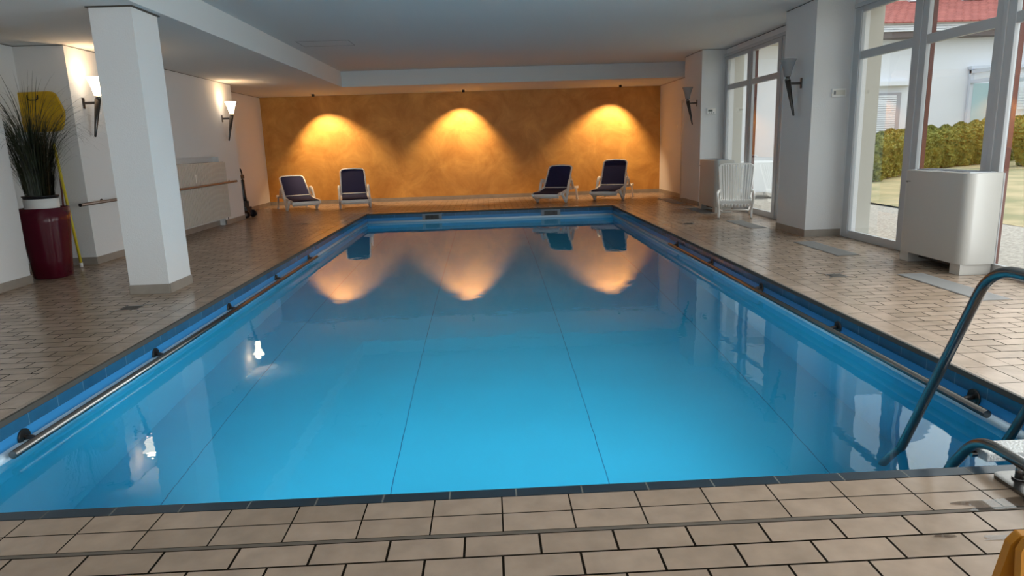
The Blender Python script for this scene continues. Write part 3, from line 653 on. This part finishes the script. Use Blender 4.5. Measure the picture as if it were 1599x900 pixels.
b = MB(); b.lathe([(.150,.84),(.172,.905),(.178,.905),(.178,.918),(.14,.92),(.13,.87),(0,.87)], 32); b.build('nursery_pot', BLACK, pt)
GR = mat('grass_blade', lin(26, 32, 20), .45, col2=lin(48, 56, 34), vscale=9)
b = MB(); rnd = random.Random(3)
def blade(az, r0_, lean, Ln, droop, wd, n=12):
    p_ = Vector((r0_*math.cos(az), r0_*math.sin(az), .88)); th = lean; pts = []
    for i in range(n+1):
        pts.append(p_.copy()); t_ = i/n; an = th+droop*t_**2.2
        p_ = p_+Vector((math.sin(an)*math.cos(az), math.sin(an)*math.sin(az), math.cos(an)))*Ln/n
    sd = Vector((-math.sin(az+.6), math.cos(az+.6), 0)); vs = []
    for i, p_ in enumerate(pts):
        ww = wd*(1-i/n)**.6+.0006; vs += [p_-sd*ww/2, p_+sd*ww/2]
    b.add(vs, [(2*i,2*i+1,2*i+3,2*i+2) for i in range(n)], 0, True)
for k in range(420): blade(rnd.uniform(0,2*PI), rnd.uniform(0,.14), rnd.uniform(.0,.16), rnd.uniform(.55,.98), rnd.uniform(.1,.5), rnd.uniform(.006,.012), 6)
for k in range(230):
    blade(rnd.uniform(0,2*PI), rnd.uniform(.02,.13), rnd.uniform(.02,.26), rnd.uniform(.95,1.5), rnd.uniform(1.3,2.9), rnd.uniform(.004,.008))
for k in range(120):
    blade(rnd.uniform(0,2*PI), rnd.uniform(.06,.14), rnd.uniform(.12,.38), rnd.uniform(.6,.95), rnd.uniform(1.2,2.4), rnd.uniform(.002,.005))
for k in range(34): blade(rnd.uniform(0,2*PI), rnd.uniform(0,.1), rnd.uniform(.0,.14), rnd.uniform(1.15,1.5), rnd.uniform(.4,1.6), rnd.uniform(.008,.013))
b.build('foliage', GR, pt)
# swim float on wall, poles
b = MB(); C_ = [(-.29,.23),(.25,.24),(.34,-.02),(.27,-.23),(-.25,-.23),(-.33,.0)]; pl = []
for i in range(6):
    A_, B_, D_ = Vector(C_[i-1]), Vector(C_[i]), Vector(C_[(i+1) % 6]); p1 = B_+(A_-B_).normalized()*.07; p2 = B_+(D_-B_).normalized()*.07
    for k in range(5): t_ = k/4; pl.append(p1*(1-t_)**2+B_*2*t_*(1-t_)+p2*t_*t_)
pl = [Vector((p_.x, p_.y, 0)) for p_ in pl]
sf = thing('swim_board', 'dull yellow swim board hung on the pier behind the grass plant', 'swim board', (-5.37, 8.58, 1.865))
b.prism([(p_.x, p_.y) for p_ in pl], -.02, .02, 0, Matrix.Rotation(PI/2, 4, 'X')); b.build('board', mat('yellow_foam', lin(196, 156, 18), .6, var=.1, vscale=12), sf, .008)
b = MB(); b.tube(arc([(-.06,-.022,.20),(-.06,-.03,.14),(.06,-.03,.14),(.06,-.022,.20)], .03), .006, 8); b.build('hanging_cord', BLACK, sf)
po = thing('rescue_pole', 'yellow pole with white foot leaning on the left pier', 'pole', (-5.03, 8.40, 0))
b = MB(); b.tube([(0,0,.05),(-.20,.18,1.5)], .0165, 14); b.build('shaft', mat('yellow_pole', lin(206, 186, 50), .35), po)
b = MB(); b.tube([(.0,0,.0),(0,0,.055)], .019, 14); b.build('foot', WPLAS, po)
po = thing('broom_stick', 'thin reddish stick leaning behind the burgundy planter', 'stick', (-5.10, 8.28, 0))
b = MB(); b.tube([(0,0,.01),(-.12,.31,1.15)], .011, 10); b.build('shaft', mat('stick_red', lin(120,70,62), .4), po)
b = MB(); b.tube([(0,0,0),(0,0,.03)], .013, 10); b.build('foot', BLACK, po)

# cleaning trolley -----------------------------------------------------
tr_ = thing('cleaning_trolley', 'black upright wheeled cleaning machine standing behind the left wall corner', 'cleaning machine', (-5.09, 14.33, 0), math.radians(-8))
DG = mat('charcoal_plastic', lin(34, 35, 42), .35)
b = MB(); b.prism(rrect(-.10,-.14,.12,.14,(.04,.04,.04,.04)), .05, .22); b.prism(rrect(-.09,-.12,.08,.12,(.04,.04,.04,.04)), .22, .34); b.build('motor_housing', DG, tr_, .02)
b = MB(); b.tube(arc([(.02,0,.3),(.0,0,.55),(.0,0,.78)], .1), .068, 14, 0, False, 1.0); b.build('body', BLACK, tr_)
for s in (-1, 1):
    b = MB(); b.tube([(.12,s*.12,.075),(.12,s*.17,.075)], .075, 22); o = b.build('wheel', BLACK, tr_)
    b = MB(); b.tube([(.12,s*.171,.075),(.12,s*.174,.075)], .03, 14); b.build('wheel_hub', mat('grey_plastic', lin(128,134,140), .4), o)
    b = MB(); b.tube(arc([(.04,s*.08,.3),(.0,s*.09,.65),(-.01,s*.09,.93)], .08), .014, 10); b.build('handle_tube', BLACK, tr_)
b = MB(); b.tube(arc([(-.01,-.09,.92),(-.03,-.09,1.0),(-.09,-.09,1.02),(-.09,.09,1.02),(-.03,.09,1.0),(-.01,.09,.92)], .04), .016, 10); b.build('handle_grip', BLACK, tr_)
b = MB(); b.box(-.05,-.075,.80,.05,.075,.88); b.build('control_panel', DG, tr_, .01)
b = MB(); b.tube(arc([(-.0,-.1,.80),(-.09,-.13,.66),(-.10,-.13,.50),(-.03,-.13,.47),(.03,-.1,.58),(.04,-.08,.7)], .06), .008, 8); b.build('hose', BLACK, tr_)
b = MB(); b.tube([(.01,0,.36),(.01,0,.44)], .055, 16); b.build('collar', WPLAS, tr_)

# ================================================================ OUTSIDE
GRAV = mat('gravel', lin(176, 168, 158), .95, var=.28, vscale=28, bump=.9, bscale=40)
b = MB(); b.box(4.95,-8,-.3,9.5,34,-.06)
struct('gravel_path', b, GRAV, 'strip of pale gravel outside the windows', 'gravel')
def gz(x, y): return -.06+max(0, x-7.5)*.028+max(0, y-9)*.009
b = MB(); nx, ny = 24, 30; vs = []
for j in range(ny+1):
    for i in range(nx+1):
        x = 7.5+i*1.3; y = -10+j*1.7; vs.append((x, y, gz(x,y)+(random.uniform(-.03,.03) if i else 0)))
b.add(vs, [(j*(nx+1)+i, j*(nx+1)+i+1, (j+1)*(nx+1)+i+1, (j+1)*(nx+1)+i) for j in range(ny) for i in range(nx)], 0, True)
struct('lawn', b, mat('dry_grass', lin(150, 146, 104), .95, var=.05, vscale=1.3, bump=1, bscale=60, col2=lin(192, 172, 132)), 'dry yellowed lawn rising behind the gravel strip', 'lawn')
# hedge of conifers
TH = mat('thuja_green', lin(92, 102, 40), .8, col2=lin(150, 148, 66), vscale=7)
def conifer(x, y, h, rad, label, seed):
    rn = random.Random(seed); z0 = gz(x, y)
    r = thing('hedge_conifer', label, 'conifer', (x, y, z0-.02), 0, 'conifers of the garden hedge')
    b = MB(); b.tube([(0,0,0),(0,0,h*.6)], .03, 6); b.build('trunk', BROWN, r)
    b = MB()
    nz, na = 34, 44; rs = []
    prof = lambda t: rad*(.78+.25*math.sin(t*PI*.8))*(1-max(0,(t-.62)/.38)**2.2*.9)
    vs = []
    for j in range(nz+1):
        t_ = j/nz
        for k in range(na):
            a = 2*PI*k/na; rr = prof(t_)*(1+rn.uniform(-.14,.14)); vs.append((rr*math.cos(a), rr*math.sin(a), .04+t_*(h-.04)+rn.uniform(-.03,.03)))
    b.add(vs, [(j*na+k, j*na+(k+1)%na, (j+1)*na+(k+1)%na, (j+1)*na+k) for j in range(nz) for k in range(na)]+[[nz*na+k for k in range(na)]], 0, False)
    for k in range(2200):
        t_ = rn.random(); a = rn.uniform(0,2*PI); rr = prof(t_)*rn.uniform(.95,1.08); c = Vector((rr*math.cos(a), rr*math.sin(a), .04+t_*(h-.06)))
        u_ = Vector((math.cos(a)*.5+rn.uniform(-.4,.4), math.sin(a)*.5+rn.uniform(-.4,.4), rn.uniform(.3,1))).normalized(); v_ = u_.orthogonal().normalized()
        v_ = (Matrix.Rotation(rn.uniform(0,PI), 3, u_) @ v_); s_ = rn.uniform(.025,.05)
        b.add([c-v_*s_*.35, c+v_*s_*.35, c+u_*s_+v_*s_*.2, c+u_*s_*1.3, c+u_*s_-v_*s_*.2], [(0,1,2,3,4)])
    b.build('foliage', TH, r)
HG = [(9.95,17.5,1.2,.34),(10.55,18.2,1.25,.36),(11.05,18.6,1.3,.38),(11.6,19.1,1.26,.36),(12.1,19.5,1.3,.36),(12.7,20.0,1.24,.37),(13.25,20.3,1.3,.37),(13.85,20.5,1.28,.36),(14.45,20.7,1.34,.38),(15.05,20.9,1.36,.38),(15.7,21.1,1.5,.42),(16.4,21.4,1.42,.4),(17.1,21.8,1.4,.4),(17.8,22.3,1.45,.42)]
HG += [(15.6,19.1,1.55,.5),(16.5,18.6,1.7,.55),(17.4,18.3,1.7,.55)]
nm = ['leftmost', 'second', 'third', 'fourth', 'fifth', 'sixth', 'seventh', 'eighth', 'ninth', 'tenth', 'eleventh', 'twelfth', 'thirteenth', 'fourteenth']
for i, (x, y, h, rad) in enumerate(HG):
    lb = ('yellow-green conifer bush, %s from the left in the garden hedge' % nm[i]) if i < 14 else ['taller conifer bush at the far right, standing before the hedge', 'tall conifer bush beyond the right window mullion', 'outermost tall conifer bush at the right edge of the view'][i-14]
    conifer(x, y, h, rad, lb, i)
# neighbour building
HW = mat('house_white', lin(232, 234, 240), .8)
nb = thing('neighbour_house', 'white rendered neighbouring house with red tiled roof beyond the hedge', 'house', (0,0,0))
b = MB(); b.box(9, 25, -.2, 34, 33, 4.75); b.box(9, 24.7, 2.95, 15.35, 25, 3.1); b.build('wall', HW, nb)
b = MB(); b.box(8.6, 24.45, 4.55, 34.4, 25.0, 4.74); b.build('eaves_soffit', mat('eave_brown', lin(104, 92, 90), .7), nb)
b = MB()
for k in range(4): b.box(8.6, 24.40+.02*k, 4.74+k*.078, 34.4, 24.6, 4.80+k*.078)
b.build('gutter_fascia', HW, nb)
b = MB(); b.add([(8.4,24.3,5.05),(34.6,24.3,5.05),(34.6,27.6,6.35),(8.4,27.6,6.35),(8.4,24.3,5.0),(34.6,24.3,5.0),(34.6,27.6,6.2),(8.4,27.6,6.2)], [(0,1,2,3),(7,6,5,4),(0,4,5,1),(1,5,6,2),(2,6,7,3),(3,7,4,0)])
RF = tile_mat('roof_tiles', lin(180, 104, 96), lin(164, 90, 84), lin(110, 52, 46), .3, .22, .012, .5, 'xy', (0,0), .8, .6)
b.build('roof', RF, nb)
for x in (14.2, 16.5, 18.6, 21.0): b = MB(); b.bar((x,27.3,6.28),(x+.8,27.3,6.28),.25,.12); b.build('roof_light', HW, nb)
b = MB(); b.box(8.6, 27.5, 6.1, 34.4, 33, 9.5); b.build('upper_wall', mat('upper_beige', lin(196, 190, 178), .8), nb)
b = MB(); b.box(12.4, 24.93, .6, 15.08, 24.99, 2.72); w_ = b.build('roller_shutter_frame', mat('shutter_frame', lin(168, 168, 176), .6), nb)
b = MB()
for k in range(26): b.box(12.5, 24.90, .62+k*.078, 14.9, 24.93, .68+k*.078)
b.build('roller_shutter', HW, w_)
# conservatory
cs = thing('glass_conservatory', 'white framed glass conservatory against the neighbouring house', 'conservatory', (0,0,0))
b = MB()
for x in (17.6, 19.3, 21.2, 23.1): b.box(x-.06, 23.4, 0, x+.06, 23.52, 3.1); b.box(x-.05, 23.4, 2.96, x+.05, 25, 3.08)
b.box(17.5, 23.4, 3.0, 23.2, 23.55, 3.15); b.box(17.5, 23.4, .1, 23.2, 23.5, .3); b.box(17.54, 23.4, 3.3, 17.66, 24.95, 3.42); b.box(17.54, 24.85, 0, 17.66, 24.97, 3.5); b.box(17.5, 24.8, 3.45, 23.2, 24.98, 3.56)
b.build('frame', mat('conservatory_frame', lin(206, 212, 224), .5), cs)
PG = mat('pale_glass', lin(176, 204, 210), .15)
b = MB(); b.box(17.66, 23.45, .3, 19.2, 23.47, 3.0); b.build('glazing', GLASS, cs)
b = MB(); b.box(17.7, 24.9, .2, 19.2, 24.96, 2.95); b.build('rear_glazing', PG, cs)
b = MB()
for k in range(8): b.box(19.4, 24.86, 2.0+k*.1, 23.0, 24.9, 2.08+k*.1)
b.build('blind', HW, cs)
# white garden wall seen through the far window
b = MB(); b.box(4.95, 17.0, -.1, 7.6, 17.3, 3.45)
struct('wall_outside', b, HW, 'white rendered outside wall seen through the far window', 'wall')
b = MB(); b.box(4.95, 16.2, 3.45, 7.8, 17.5, 3.65)
struct('trim_4', b, mat('upper_beige', lin(196, 190, 178), .8), 'beige projecting roof edge over the outside wall', 'roof edge')
ct = thing('covered_garden_table', 'garden table under a white cover outside the far window', 'table', (6.15, 15.6, -.06), math.radians(8))
b = MB(); b.add([(-.55,-.45,.82),(.55,-.45,.80),(.55,.45,.82),(-.55,.45,.82),(-.60,-.52,.25),(.66,-.56,.03),(.6,.52,.25),(-.6,.52,.25)], [(0,1,2,3),(0,4,5,1),(1,5,6,2),(2,6,7,3),(3,7,4,0)]); b.build('cover', mat('cover_white', lin(228,230,232), .6), ct, .01)
for sx in (-1,1):
    for sy in (-1,1): b = MB(); b.box(sx*.5-.02, sy*.4-.02, 0, sx*.5+.02, sy*.4+.02, .80); b.build('leg', WPLAS, ct)
